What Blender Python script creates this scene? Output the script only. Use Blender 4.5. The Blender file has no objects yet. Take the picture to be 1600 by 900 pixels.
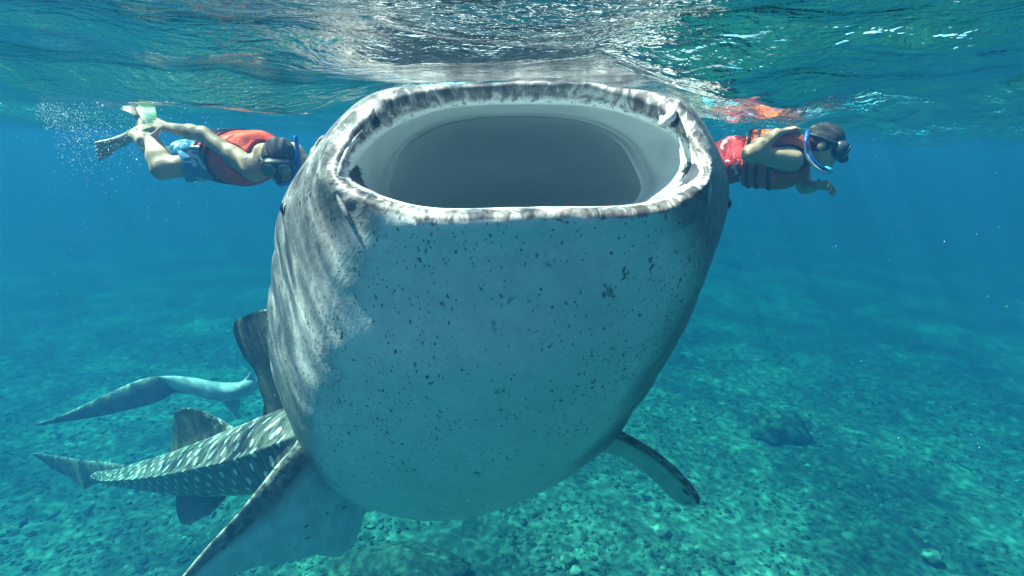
import bpy, bmesh, math, random
import numpy as np
from mathutils import Vector, Matrix, noise as mnoise

random.seed(7)
RNG = np.random.default_rng(7)
S = bpy.context.scene
COL = S.collection

# ------------------------------------------------------------------ camera
CAM_DEPTH = 0.225                      # metres below the mean water level (z = 0)
PITCH, ROLL = math.radians(15.7), math.radians(1.0)
F = 800.0                             # focal length in photo pixels (1600 wide)
cam_d = bpy.data.cameras.new('camera')
cam_d.sensor_width = 36.0
cam_d.lens = 36.0 * F / 1600.0
cam_d.clip_start = 0.02
cam_d.clip_end = 2000.0
cam = bpy.data.objects.new('camera', cam_d)
COL.objects.link(cam)
cam.matrix_world = (Matrix.Translation((0, 0, -CAM_DEPTH)) @ Matrix.Rotation(math.radians(90) - PITCH, 4, 'X')
                    @ Matrix.Rotation(ROLL, 4, 'Z'))
S.camera = cam
CM = np.array(cam.matrix_world)

# ------------------------------------------------------------------ world and sun
SUN_DIR = Vector((-0.47, 0.11, 0.87)).normalized()       # towards the sun
elev = math.asin(SUN_DIR.z)
azim = math.atan2(SUN_DIR.x, SUN_DIR.y)
W = bpy.data.worlds.new('World')
S.world = W
W.use_nodes = True
wn = W.node_tree
bg = wn.nodes['Background']
sky = wn.nodes.new('ShaderNodeTexSky')
sky.sky_type = 'NISHITA'
sky.sun_disc = False
sky.sun_elevation = elev
sky.sun_rotation = azim
wn.links.new(sky.outputs[0], bg.inputs[0])
bg.inputs[1].default_value = 0.12
sun_d = bpy.data.lights.new('sun', 'SUN')
sun_d.energy = 5.0
sun_d.angle = math.radians(0.5)
sun_d.color = (1.0, 0.95, 0.87)
sun = bpy.data.objects.new('sun', sun_d)
COL.objects.link(sun)
sun.rotation_euler = SUN_DIR.to_track_quat('Z', 'Y').to_euler()

S.render.engine = 'CYCLES'
S.view_settings.view_transform = 'Standard'
S.view_settings.look = 'None'
S.view_settings.exposure = 0.95
S.view_settings.gamma = 1.0
cy = S.cycles
cy.max_bounces = 8
cy.diffuse_bounces = 3
cy.glossy_bounces = 3
cy.transmission_bounces = 4
cy.volume_bounces = 2
cy.transparent_max_bounces = 8
cy.sample_clamp_indirect = 6.0
cy.caustics_reflective = False
cy.caustics_refractive = False
cy.use_denoising = True
W.cycles.sampling_method = 'AUTOMATIC'

# ------------------------------------------------------------------ helpers
def P(px, py, d):
    """point seen at photo pixel (px, py), d metres along the viewing axis"""
    v = CM @ np.array([(px - 800.0) / F * d, (450.0 - py) / F * d, -d, 1.0])
    return v[:3]

def ground(px, py, z):
    o = CM[:3, 3]
    r = P(px, py, 1.0) - o
    t = (z - o[2]) / r[2]
    return o + r * t

def unit(v):
    v = np.asarray(v, float)
    return v / (np.linalg.norm(v) + 1e-12)

def empty(name, loc, label=None, cat=None, group=None):
    o = bpy.data.objects.new(name, None)
    COL.objects.link(o)
    o.location = tuple(loc)
    o.empty_display_size = 0.1
    return tag(o, label, cat, group)

def tag(o, label=None, cat=None, group=None, kind=None):
    if label: o['label'] = label
    if cat: o['category'] = cat
    if group: o['group'] = group
    if kind: o['kind'] = kind
    return o

def mesh_obj(name, verts, faces, mat, parent=None, smooth=True, attrs=None, uv=None):
    """verts in world space; the object is placed at its parent's origin (or at its own base)"""
    v = np.asarray(verts, float)
    origin = np.array(parent.matrix_basis.translation) if parent is not None else np.zeros(3)
    root = parent
    if parent is not None and parent.parent is not None:
        origin = np.array(parent.matrix_basis.translation) + np.array(parent.parent.matrix_basis.translation)
    me = bpy.data.meshes.new(name)
    me.from_pydata((v - origin).tolist(), [], faces if isinstance(faces, list) else faces.tolist())
    if smooth:
        me.polygons.foreach_set('use_smooth', [True] * len(me.polygons))
    if attrs:
        for k, a in attrs.items():
            at = me.attributes.new(k, 'FLOAT', 'POINT')
            at.data.foreach_set('value', np.asarray(a, np.float32))
    if uv is not None:
        at = me.attributes.new('grid', 'FLOAT_VECTOR', 'POINT')
        at.data.foreach_set('vector', np.asarray(uv, np.float32).ravel())
    me.materials.append(mat)
    me.update()
    o = bpy.data.objects.new(name, me)
    COL.objects.link(o)
    if parent is not None:
        o.parent = parent
    return o

def centre_origin(o):
    """move a top-level mesh's origin to the base of its geometry"""
    me = o.data
    n = len(me.vertices)
    co = np.empty(n * 3); me.vertices.foreach_get('co', co); co = co.reshape(-1, 3)
    c = np.array([co[:, 0].mean(), co[:, 1].mean(), co[:, 2].min()])
    me.vertices.foreach_set('co', (co - c).ravel())
    o.location = c
    return o

def cr(points, t, closed=False):
    """Catmull-Rom through points (N,...) at parameters t in index units"""
    p = np.asarray(points, float)
    n = len(p)
    t = np.asarray(t, float)
    i = np.floor(t).astype(int)
    if not closed:
        i = np.clip(i, 0, n - 2)
    f = (t - i)
    def g(k):
        if closed:
            return p[k % n]
        lo = k < 0
        hi = k > n - 1
        q = p[np.clip(k, 0, n - 1)]
        q = np.where(lo.reshape(-1, *([1] * (p.ndim - 1))), 2 * p[0] - p[1], q)
        q = np.where(hi.reshape(-1, *([1] * (p.ndim - 1))), 2 * p[-1] - p[-2], q)
        return q
    p0, p1, p2, p3 = g(i - 1), g(i), g(i + 1), g(i + 2)
    f = f.reshape(-1, *([1] * (p.ndim - 1)))
    return 0.5 * (2 * p1 + (p2 - p0) * f + (2 * p0 - 5 * p1 + 4 * p2 - p3) * f ** 2 + (3 * p1 - p0 - 3 * p2 + p3) * f ** 3)

def grid_faces(nr, nc, closed=True):
    i = np.arange(nr - 1)[:, None]
    m = nc if closed else nc - 1
    j = np.arange(m)[None, :]
    j2 = (j + 1) % nc
    a = i * nc + j; b = i * nc + j2; c = (i + 1) * nc + j2; d = (i + 1) * nc + j
    return np.stack([a, b, c, d], -1).reshape(-1, 4)

# ---- node helpers
def new_mat(name):
    m = bpy.data.materials.new(name)
    m.use_nodes = True
    nt = m.node_tree
    nt.nodes.clear()
    out = nt.nodes.new('ShaderNodeOutputMaterial')
    return m, nt, out

class N:
    def __init__(self, nt): self.nt = nt
    def node(self, t, **kw):
        n = self.nt.nodes.new(t)
        for k, v in kw.items(): setattr(n, k, v)
        return n
    def link(self, a, b): self.nt.links.new(a, b)
    def put(self, sock, v):
        if hasattr(v, 'is_output') or isinstance(v, bpy.types.NodeSocket): self.nt.links.new(v, sock)
        else: sock.default_value = v
    def math(self, op, a, b=0.0, c=None, clamp=False):
        n = self.node('ShaderNodeMath', operation=op); n.use_clamp = clamp
        self.put(n.inputs[0], a); self.put(n.inputs[1], b)
        if c is not None: self.put(n.inputs[2], c)
        return n.outputs[0]
    def mix(self, f, a, b, blend='MIX'):
        n = self.node('ShaderNodeMix', data_type='RGBA', blend_type=blend)
        self.put(n.inputs[0], f); self.put(n.inputs[6], a); self.put(n.inputs[7], b)
        return n.outputs[2]
    def noise(self, vec, scale, detail=3.0, rough=0.55, dist=0.0):
        n = self.node('ShaderNodeTexNoise')
        if vec is not None: self.link(vec, n.inputs['Vector'])
        n.inputs['Scale'].default_value = scale; n.inputs['Detail'].default_value = detail
        n.inputs['Roughness'].default_value = rough; n.inputs['Distortion'].default_value = dist
        return n
    def voronoi(self, vec, scale, feature='F1', rnd=1.0):
        n = self.node('ShaderNodeTexVoronoi', feature=feature)
        if vec is not None: self.link(vec, n.inputs['Vector'])
        n.inputs['Scale'].default_value = scale; n.inputs['Randomness'].default_value = rnd
        return n
    def ramp(self, fac, stops, interp='LINEAR'):
        n = self.node('ShaderNodeValToRGB')
        n.color_ramp.interpolation = interp
        e = n.color_ramp.elements
        e[0].position, e[0].color = stops[0][0], (*stops[0][1], 1)
        e[1].position, e[1].color = stops[1][0], (*stops[1][1], 1)
        for p, c in stops[2:]:
            x = e.new(p); x.color = (*c, 1)
        self.put(n.inputs[0], fac)
        return n.outputs[0]
    def step(self, v, lo, hi):
        n = self.node('ShaderNodeMapRange', interpolation_type='SMOOTHSTEP')
        self.put(n.inputs[0], v); n.inputs[1].default_value = lo; n.inputs[2].default_value = hi
        return n.outputs[0]
    def attr(self, name):
        return self.node('ShaderNodeAttribute', attribute_name=name)
    def obj(self): return self.node('ShaderNodeTexCoord').outputs['Object']
    def mapping(self, vec, scale=(1, 1, 1), rot=(0, 0, 0), loc=(0, 0, 0)):
        n = self.node('ShaderNodeMapping')
        self.link(vec, n.inputs[0])
        n.inputs[1].default_value = loc; n.inputs[2].default_value = rot; n.inputs[3].default_value = scale
        return n.outputs[0]
    def bump(self, h, strength=0.3, dist=0.01, normal=None):
        n = self.node('ShaderNodeBump')
        n.inputs['Strength'].default_value = strength; n.inputs['Distance'].default_value = dist
        self.link(h, n.inputs['Height'])
        if normal is not None: self.link(normal, n.inputs['Normal'])
        return n.outputs[0]
    def principled(self, out, color, rough=0.6, spec=0.3, normal=None, **kw):
        n = self.node('ShaderNodeBsdfPrincipled')
        self.put(n.inputs['Base Color'], color); self.put(n.inputs['Roughness'], rough)
        n.inputs['Specular IOR Level'].default_value = spec
        if normal is not None: self.link(normal, n.inputs['Normal'])
        for k, v in kw.items(): self.put(n.inputs[k], v)
        self.link(n.outputs[0], out.inputs['Surface'])
        return n

def simple_mat(name, c1, c2, scale=20.0, rough=0.6, bump=0.2, bdist=0.004, spec=0.3):
    m, nt, out = new_mat(name)
    k = N(nt)
    co = k.obj()
    nz = k.noise(co, scale, 5.0)
    col = k.mix(k.step(nz.outputs[0], 0.35, 0.65), (*c1, 1), (*c2, 1))
    nz2 = k.noise(co, scale * 6, 3.0)
    k.principled(out, col, rough, spec, k.bump(nz2.outputs[0], bump, bdist))
    return m

# ================================================================== WATER SURFACE
SEABED_Z = -7.0

def spaced(lo_dense, hi_dense, step, lo, hi, grow):
    a = list(np.arange(lo_dense, hi_dense, step))
    s = step
    x = a[-1]
    while x < hi:
        s *= grow; x += s; a.append(x)
    s = step; x = a[0]; b = []
    while x > lo:
        s *= grow; x -= s; b.append(x)
    return np.array(b[::-1] + a)

wave_set = []
wr = np.random.default_rng(11)
for lam in np.geomspace(0.14, 3.2, 30):
    th = math.radians(90) + wr.normal(0, 0.75)      # mostly running towards / away from the camera
    slope = 0.10 + 0.06 * wr.random()
    if lam < 0.35: slope *= 0.75
    elif lam < 1.2: slope *= 1.25
    if lam > 1.2: slope *= 0.55
    wave_set.append((lam, th, slope * lam / (2 * math.pi), wr.random() * 6.28))

def water_height(x, y):
    z = np.zeros_like(x)
    # gentle domain warp breaks up the regular trains
    wx = x + 0.07 * np.sin(2.1 * y + 1.3 * x) + 0.03 * np.sin(7.0 * x - 3.0 * y)
    wy = y + 0.07 * np.sin(1.7 * x - 0.8 * y + 2.0) + 0.03 * np.sin(6.0 * y + 4.0 * x)
    for lam, th, a, ph in wave_set:
        k = 2 * math.pi / lam
        s = np.sin(k * (wx * math.cos(th) + wy * math.sin(th)) + ph)
        env = 0.65 + 0.35 * np.sin(wx * 1.1 / lam ** 0.5 + wy * 0.6 / lam ** 0.5 + ph * 3)
        if lam < 0.6: env = env * (0.45 + 1.0 / (1 + np.exp(-(x - 0.7 + 0.25 * y) * 3)))
        z += a * env * (s + 0.28 * (s * s - 0.5))
    r = np.hypot(x, y)
    z *= 1 - 0.75 * np.exp(-((x - 0.03) / 0.6) ** 4 - ((y - 1.72) / 0.3) ** 4)
    return z * np.clip(1.15 - r / 120.0, 0.15, 1.0)

def build_water():
    xs = spaced(-3.6, 3.6, 0.022, -170, 170, 1.055)
    ys = spaced(0.15, 4.6, 0.012, -60, 190, 1.05)
    X, Y = np.meshgrid(xs, ys)
    Z = water_height(X, Y)
    V = np.stack([X, Y, Z], -1).reshape(-1, 3)
    m, nt, out = new_mat('water_surface')
    k = N(nt)
    co = k.obj()
    n1 = k.noise(k.mapping(co, (1.0, 1.6, 1.0)), 11.0, 3.0, 0.5, 0.8)
    n2 = k.noise(k.mapping(co, (1.0, 1.5, 1.0)), 46.0, 2.0, 0.5, 0.6)
    h = k.math('ADD', n1.outputs[0], k.math('MULTIPLY', n2.outputs[0], 0.25))
    sx = k.node('ShaderNodeSeparateXYZ'); k.link(co, sx.inputs[0])
    chop = k.noise(co, 1.1, 2.0)
    st = k.math('ADD', 0.36, k.math('MULTIPLY', k.math('MULTIPLY', k.step(sx.outputs[0], 0.2, 1.6), k.step(chop.outputs[0], 0.38, 0.62)), 0.6))
    nrm = k.bump(h, 0.4, 0.04)
    k.link(st, nrm.node.inputs['Strength'])
    fr = k.node('ShaderNodeFresnel'); fr.inputs['IOR'].default_value = 1.33
    k.link(nrm, fr.inputs['Normal'])
    gl = k.node('ShaderNodeBsdfGlossy'); gl.inputs['Roughness'].default_value = 0.02
    k.link(nrm, gl.inputs['Normal'])
    rf = k.node('ShaderNodeBsdfRefraction'); rf.inputs['IOR'].default_value = 1.33; rf.inputs['Roughness'].default_value = 0.06
    k.link(nrm, rf.inputs['Normal'])
    # caustic light painted into the transparent colour: bright filaments between dimmer cells
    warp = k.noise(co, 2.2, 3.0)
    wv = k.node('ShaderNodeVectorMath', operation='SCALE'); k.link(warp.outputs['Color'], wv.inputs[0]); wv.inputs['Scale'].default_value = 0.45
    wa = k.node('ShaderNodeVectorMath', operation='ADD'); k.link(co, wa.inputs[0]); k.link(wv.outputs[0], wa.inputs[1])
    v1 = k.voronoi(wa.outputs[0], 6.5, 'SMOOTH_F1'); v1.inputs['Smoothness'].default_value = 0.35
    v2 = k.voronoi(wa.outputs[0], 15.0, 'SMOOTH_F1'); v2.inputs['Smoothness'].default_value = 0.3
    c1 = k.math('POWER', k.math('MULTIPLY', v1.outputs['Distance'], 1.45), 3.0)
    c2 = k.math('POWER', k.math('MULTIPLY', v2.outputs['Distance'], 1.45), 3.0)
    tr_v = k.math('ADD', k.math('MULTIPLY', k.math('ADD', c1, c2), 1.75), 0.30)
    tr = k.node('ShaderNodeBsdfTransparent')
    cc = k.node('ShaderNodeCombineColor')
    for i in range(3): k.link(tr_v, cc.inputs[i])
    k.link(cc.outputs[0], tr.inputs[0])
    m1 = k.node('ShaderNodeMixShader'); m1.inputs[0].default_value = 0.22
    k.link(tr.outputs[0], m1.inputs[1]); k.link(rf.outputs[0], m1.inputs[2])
    m2 = k.node('ShaderNodeMixShader')
    k.link(fr.outputs[0], m2.inputs[0]); k.link(m1.outputs[0], m2.inputs[1]); k.link(gl.outputs[0], m2.inputs[2])
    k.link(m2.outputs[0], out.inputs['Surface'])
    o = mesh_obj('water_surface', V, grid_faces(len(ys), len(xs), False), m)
    tag(o, 'rippled underside of the sea surface with bright glints', kind='structure')

build_water()

# ================================================================== SEABED
def fbm(x, y, scale, octs=4, seed=0.0):
    out = np.empty(x.shape)
    f = out.ravel(); xx = x.ravel(); yy = y.ravel()
    for i in range(len(f)):
        f[i] = mnoise.fractal((xx[i] * scale + seed, yy[i] * scale - seed, seed), 1.0, 2.0, octs)
    return out

def seabed_height(X, Y):
    z = 0.16 * fbm(X, Y, 0.28, 3, 3.1) + 0.07 * fbm(X, Y, 1.3, 3, 8.7)
    return SEABED_Z + z

def build_seabed():
    xs = spaced(-13, 13, 0.16, -180, 180, 1.06)
    ys = spaced(3.5, 24, 0.14, -60, 200, 1.06)
    X, Y = np.meshgrid(xs, ys)
    Z = seabed_height(X, Y)
    V = np.stack([X, Y, Z], -1).reshape(-1, 3)
    m, nt, out = new_mat('seabed_rubble_sand')
    k = N(nt)
    co = k.obj()
    big = k.noise(co, 0.38, 4.0, 0.6)
    mid = k.noise(co, 1.7, 5.0, 0.65, 0.5)
    fine = k.noise(co, 7.0, 4.0, 0.7, 0.3)
    t = k.math('ADD', k.math('MULTIPLY', big.outputs[0], 0.85), k.math('ADD', k.math('MULTIPLY', mid.outputs[0], 0.35), k.math('ADD', k.math('MULTIPLY', fine.outputs[0], 0.22), 0.065)))
    col = k.ramp(t, [(0.60, (0.06, 0.08, 0.072)), (0.73, (0.11, 0.14, 0.125)), (0.83, (0.19, 0.23, 0.20)), (0.98, (0.38, 0.42, 0.36))])
    h = k.math('ADD', mid.outputs[0], k.math('MULTIPLY', fine.outputs[0], 0.4))
    k.principled(out, col, 0.9, 0.1, k.bump(h, 0.8, 0.12))
    o = mesh_obj('seabed', V, grid_faces(len(ys), len(xs), False), m)
    tag(o, 'coral rubble seabed with pale sandy and dark algae patches', kind='structure')
    return m

build_seabed()

def ico_template(sub):
    bm = bmesh.new()
    bmesh.ops.create_icosphere(bm, subdivisions=sub, radius=1.0)
    v = np.array([x.co[:] for x in bm.verts]); f = np.array([[y.index for y in x.verts] for x in bm.faces])
    bm.free()
    return v, f

ICO1, ICO1F = ico_template(1)
ICO3, ICO3F = ico_template(3)
ICO4, ICO4F = ico_template(4)

def scatter_rocks():
    n = 22000
    r = RNG.random(n)
    dist = 4.0 + 17.0 * r ** 1.35
    ang = RNG.uniform(-0.95, 0.95, n)
    x = dist * np.sin(ang); y = dist * np.cos(ang) + 0.6
    # clumped
    keep = np.array([mnoise.noise((a * 0.6, b * 0.6, 4.0)) for a, b in zip(x, y)]) > -0.12
    x, y = x[keep], y[keep]
    n = len(x)
    s = 0.02 * np.exp(RNG.normal(0.35, 0.5, n))
    s = np.clip(s, 0.012, 0.075)
    z = seabed_height(x, y)
    nv = len(ICO1)
    d = 1 + RNG.normal(0, 0.22, (n, nv, 1))
    V = ICO1[None] * d * s[:, None, None] * RNG.uniform(0.6, 1.4, (n, 1, 3)) * np.array([1, 1, 0.75])
    V += np.stack([x, y, z], -1)[:, None, :]
    Fc = ICO1F[None] + (np.arange(n) * nv)[:, None, None]
    shade = np.repeat(np.clip(RNG.beta(1.3, 1.6, n), 0, 1), nv)
    m, nt, out = new_mat('rubble')
    k = N(nt)
    co = k.obj()
    nz = k.noise(co, 14.0, 4.0)
    a = k.attr('shade')
    c = k.ramp(k.math('ADD', a.outputs['Fac'], k.math('MULTIPLY', k.math('SUBTRACT', nz.outputs[0], 0.5), 0.5)),
               [(0.1, (0.07, 0.09, 0.08)), (0.5, (0.13, 0.155, 0.135)), (0.9, (0.27, 0.30, 0.26))])
    k.principled(out, c, 0.9, 0.1, k.bump(nz.outputs[0], 0.5, 0.02))
    o = mesh_obj('coral_rubble', V.reshape(-1, 3), Fc.reshape(-1, 3), m, smooth=False, attrs={'shade': shade})
    tag(o, 'loose broken coral pieces strewn over the seabed', kind='stuff')

scatter_rocks()

def lump(name, centre, size, mat, label, cat, amp=0.3, freq=1.8, seed=0.0, group=None, tmpl=None):
    v, f = tmpl or (ICO4, ICO4F)
    q = np.array([p * (1 + amp * mnoise.fractal(Vector(p * freq) + Vector((seed, seed, 0)), 1.0, 2.0, 4)
                       + 0.08 * abs(mnoise.noise(Vector(p * freq * 4) + Vector((seed, 0, 0))))) for p in v])
    o = mesh_obj(name, q * np.array(size) + centre, f, mat)
    centre_origin(o)
    return tag(o, label, cat, group)

coral_mat = simple_mat('coral_dark', (0.07, 0.085, 0.065), (0.2, 0.2, 0.155), 6.0, 0.9, 0.8, 0.05)
pale_rock_mat = simple_mat('rock_pale', (0.25, 0.25, 0.21), (0.5, 0.49, 0.43), 7.0, 0.9, 0.6, 0.03)
for px, py, sx, sy, sz, lab in [
        (1215, 668, 0.66, 0.6, 0.4, 'large round dark coral mound on the pale seabed right of the shark'),
        (620, 890, 1.15, 0.45, 0.25, 'flat dark coral patch on the seabed directly under the shark')]:
    c = ground(px, py, SEABED_Z + 0.1)
    lump('coral_head', c, (sx, sy, sz), coral_mat, lab, 'coral', 0.3, 1.7, px * 0.013, 'dark coral heads on the seabed')
for px, py, s, lab in [
        (886, 872, 0.13, 'roundish white rock nearest the dark coral at the bottom'),
        (900, 892, 0.10, 'small white rock at the bottom edge of the view'),
        (1034, 830, 0.16, 'white rock alone on the rubble below the right fin'),
        (1136, 872, 0.11, 'pale rock on the rubble right of the white ones'),
        (1455, 868, 0.15, 'pale rock on the dim seabed at far right')]:
    c = ground(px, py, SEABED_Z + 0.05)
    lump('rock', c, (s, s * 0.9, s * 0.7), pale_rock_mat, lab, 'rock', 0.35, 1.6, px * 0.021, 'pale rocks on the seabed', (ICO3, ICO3F))
# ================================================================== WHALE SHARK
def skin_material(name, second=False):
    m, nt, out = new_mat(name)
    k = N(nt)
    co = k.obj()
    pig = k.attr('pig').outputs['Fac']
    lip = k.attr('lip').outputs['Fac']
    trunk = k.attr('trunk').outputs['Fac']
    grid = k.attr('grid').outputs['Vector']
    fleck = k.attr('fleck').outputs['Fac']
    inner = k.attr('inner').outputs['Fac']
    n_big = k.noise(co, 3.0, 4.0, 0.6)
    n_mid = k.noise(co, 13.0, 5.0, 0.65, 0.4)
    n_fine = k.noise(co, 70.0, 4.0, 0.6)
    white = k.mix(k.step(n_big.outputs[0], 0.35, 0.7), (0.86, 0.85, 0.82, 1), (0.78, 0.78, 0.76, 1))
    grain = k.math('ADD', k.math('MULTIPLY', n_fine.outputs[0], 0.5), k.math('MULTIPLY', n_mid.outputs[0], 0.5))
    white = k.mix(k.step(grain, 0.40, 0.60), k.mix(0.22, white, (0.30, 0.34, 0.34, 1)), white)
    # grey brown back
    back = k.mix(k.step(n_mid.outputs[0], 0.32, 0.68), (0.12, 0.115, 0.10, 1), (0.30, 0.29, 0.27, 1))
    back = k.mix(trunk, back, k.mix(k.step(n_mid.outputs[0], 0.32, 0.68), (0.075, 0.066, 0.05, 1), (0.17, 0.15, 0.115, 1)))
    pg = k.math('ADD', pig, k.math('MULTIPLY', k.math('SUBTRACT', n_mid.outputs[0], 0.5), 1.1))
    col = k.mix(k.step(pg, 0.25, 0.85), white, back)
    # streaky mottling on the head sides and the lips: grey dashes drawn along the body
    st = k.mapping(grid, (34.0, 80.0, 1.0))
    n_st = k.noise(st, 1.0, 3.0, 0.6, 0.8)
    flank = k.step(k.math('ADD', fleck, k.math('MULTIPLY', k.math('SUBTRACT', n_big.outputs[0], 0.5), 0.7)), 0.35, 0.95)
    fl_n = k.noise(k.mapping(co, (1.0, 1.0, 0.55)), 24.0, 6.0, 0.72, 0.9)
    fcol = k.ramp(fl_n.outputs[0], [(0.34, (0.055, 0.05, 0.047)), (0.5, (0.115, 0.106, 0.10)), (0.67, (0.27, 0.255, 0.245))])
    col = k.mix(k.math('MULTIPLY', flank, k.math('SUBTRACT', 0.85, trunk)), col, fcol)
    st2 = k.math('MULTIPLY', k.step(n_st.outputs[0], 0.50, 0.60), k.step(k.math('ADD', fleck, k.math('MULTIPLY', k.math('SUBTRACT', n_big.outputs[0], 0.5), 0.8)), 0.32, 0.8))
    col = k.mix(k.math('MULTIPLY', st2, 0.3), col, (0.10, 0.10, 0.105, 1))
    n_clu = k.noise(k.mapping(co, (1, 1, 1), loc=(4, 2, 7)), 5.0, 3.0, 0.6)
    # dark flecks of the throat: many near the sides, few in the middle
    for sc, size, dens, seed, strength in ((84.0, 0.36, 0.62, 0.0, 0.8), (46.0, 0.32, 0.52, 3.7, 0.8), (17.0, 0.24, 0.20, 9.1, 0.7)):
        wv = k.node('ShaderNodeVectorMath', operation='SCALE'); k.link(n_mid.outputs['Color'], wv.inputs[0]); wv.inputs['Scale'].default_value = 2.4 / sc
        wa = k.node('ShaderNodeVectorMath', operation='ADD'); k.link(k.mapping(co, (1.0, 0.8, 0.72), (0.15, 0.2, 0.55), (seed, seed, seed)), wa.inputs[0]); k.link(wv.outputs[0], wa.inputs[1])
        v = k.voronoi(wa.outputs[0], sc)
        sep = k.node('ShaderNodeSeparateColor'); k.link(v.outputs['Color'], sep.inputs[0])
        inside = k.math('SUBTRACT', 1.0, k.step(k.math('ADD', v.outputs['Distance'], k.math('MULTIPLY', sep.outputs[1], 0.18)), size * 0.75, size * 1.1))
        present = k.math('LESS_THAN', sep.outputs[0], k.math('MULTIPLY', k.math('ADD', k.math('MULTIPLY', fleck, dens), 0.20), k.math('MULTIPLY', k.step(n_clu.outputs[0], 0.32, 0.66), 1.9)))
        on = k.math('MULTIPLY', k.math('MULTIPLY', inside, present), k.math('SUBTRACT', 1.0, k.math('MULTIPLY', inner, 0.75)))
        col = k.mix(k.math('MULTIPLY', on, k.math('ADD', k.math('MULTIPLY', sep.outputs[2], 0.4), strength - 0.3)), col, (0.035, 0.04, 0.045, 1))
    # lips: brown mottling broken by pale bars across the lip
    lb = k.noise(k.mapping(grid, (20.0, 26.0, 1.0)), 1.0, 4.0, 0.65, 1.2)
    lcol = k.ramp(k.math('ADD', k.math('MULTIPLY', lb.outputs[0], 0.75), k.math('MULTIPLY', n_mid.outputs[0], 0.25)), [(0.42, (0.07, 0.058, 0.052)), (0.51, (0.21, 0.18, 0.165)), (0.58, (0.50, 0.46, 0.44)), (0.70, (0.74, 0.72, 0.70))])
    col = k.mix(k.step(k.math('ADD', lip, k.math('MULTIPLY', k.math('SUBTRACT', n_mid.outputs[0], 0.5), 0.7)), 0.3, 0.62), col, lcol)
    # black blotches along the edge of the lip
    lb2 = k.noise(k.mapping(grid, (30.0, 34.0, 1.0), loc=(3, 5, 0)), 1.0, 3.0, 0.6, 0.6)
    edge = k.math('MULTIPLY', k.step(lip, 0.08, 0.3), k.math('SUBTRACT', 1.0, k.step(lip, 0.5, 0.85)))
    col = k.mix(k.math('MULTIPLY', k.math('MULTIPLY', edge, k.step(lb2.outputs[0], 0.56, 0.63)), 0.7), col, (0.03, 0.03, 0.035, 1))
    # trunk: rows of pale spots and thin pale lines between them
    sg = k.node('ShaderNodeSeparateXYZ'); k.link(grid, sg.inputs[0])
    jit = k.math('MULTIPLY', k.math('SUBTRACT', n_big.outputs[0], 0.5), 0.16)
    cr_ = k.math('DIVIDE', k.math('ADD', sg.outputs[1], jit), 0.115)
    row = k.math('FLOOR', cr_)
    uu = k.math('ADD', k.math('DIVIDE', k.math('ADD', sg.outputs[0], k.math('MULTIPLY', jit, 1.5)), 0.21), k.math('MULTIPLY', row, 0.5))
    fu = k.math('MULTIPLY', k.math('SUBTRACT', k.math('FRACT', uu), 0.5), 0.27 / 0.025)
    fc = k.math('MULTIPLY', k.math('SUBTRACT', k.math('FRACT', cr_), 0.5), 0.14 / 0.052)
    sd = k.math('SQRT', k.math('ADD', k.math('MULTIPLY', fu, fu), k.math('MULTIPLY', fc, fc)))
    spot = k.math('MULTIPLY', k.math('SUBTRACT', 1.0, k.step(sd, 0.85, 1.15)), k.step(n_mid.outputs[0], 0.30, 0.38))
    ln = k.node('ShaderNodeTexWave', wave_type='BANDS', bands_direction='X')
    k.link(k.mapping(grid, (4.6, 1.3, 1.0)), ln.inputs[0]); ln.inputs['Scale'].default_value = 0.62
    ln.inputs['Distortion'].default_value = 3.5; ln.inputs['Detail'].default_value = 2.0
    lines = k.math('MULTIPLY', k.step(ln.outputs['Fac'], 0.84, 0.97), 0.13)
    mark = k.math('MULTIPLY', k.math('MAXIMUM', spot, lines), k.math('MULTIPLY', trunk, k.step(pig, 0.05, 0.3)))
    col = k.mix(mark, col, (0.88, 0.86, 0.76, 1))
    corner = k.attr('corner').outputs['Fac']
    # mouth lining
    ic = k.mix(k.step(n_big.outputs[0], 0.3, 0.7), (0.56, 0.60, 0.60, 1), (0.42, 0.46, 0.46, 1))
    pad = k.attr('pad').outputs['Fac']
    ic = k.mix(pad, ic, (0.36, 0.40, 0.39, 1))  # filter-pad grey, also painted in to darken the mouth cavity like shade
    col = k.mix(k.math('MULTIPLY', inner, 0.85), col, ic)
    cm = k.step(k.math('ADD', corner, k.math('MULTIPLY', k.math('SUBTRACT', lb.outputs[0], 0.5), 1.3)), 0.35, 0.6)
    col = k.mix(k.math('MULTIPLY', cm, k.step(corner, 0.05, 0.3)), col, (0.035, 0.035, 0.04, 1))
    hb = k.math('ADD', k.math('MULTIPLY', n_fine.outputs[0], 0.5), k.math('MULTIPLY', n_mid.outputs[0], 1.0))
    crease = k.noise(k.mapping(grid, (1.6, 24.0, 1.0)), 1.0, 4.0, 0.6, 0.8)
    hb = k.math('ADD', hb, k.math('MULTIPLY', crease.outputs[0], 0.9))
    k.principled(out, col, 0.5, 0.4, k.bump(hb, 0.28, 0.007))
    return m

SHARK_SKIN = skin_material('shark_skin')

# stations: T, l1..l6, B, r6..r1   (l = camera left = the animal's right flank)
def ring(T, l, B, r):
    pts = [T] + list(l) + [B] + list(r)[::-1]
    return np.array([P(*p) for p in pts])

ANG = np.radians([90, 116, 141, 164, 187, 215, 243, 270, 297, 325, 353, 376, 399, 424])

def trunk_ring(px, py, d, up, down, side, axis, upv, lean=0.0):
    a = unit(axis)
    u = np.asarray(upv, float); u = unit(u - a * np.dot(u, a))
    w = unit(np.cross(u, a))
    c = P(px, py, d)
    out = []
    for t in ANG:
        s, cq = math.sin(t), math.cos(t)
        out.append(c + w * (-cq) * side + u * s * (up if s > 0 else down))
    return np.array(out)

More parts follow.
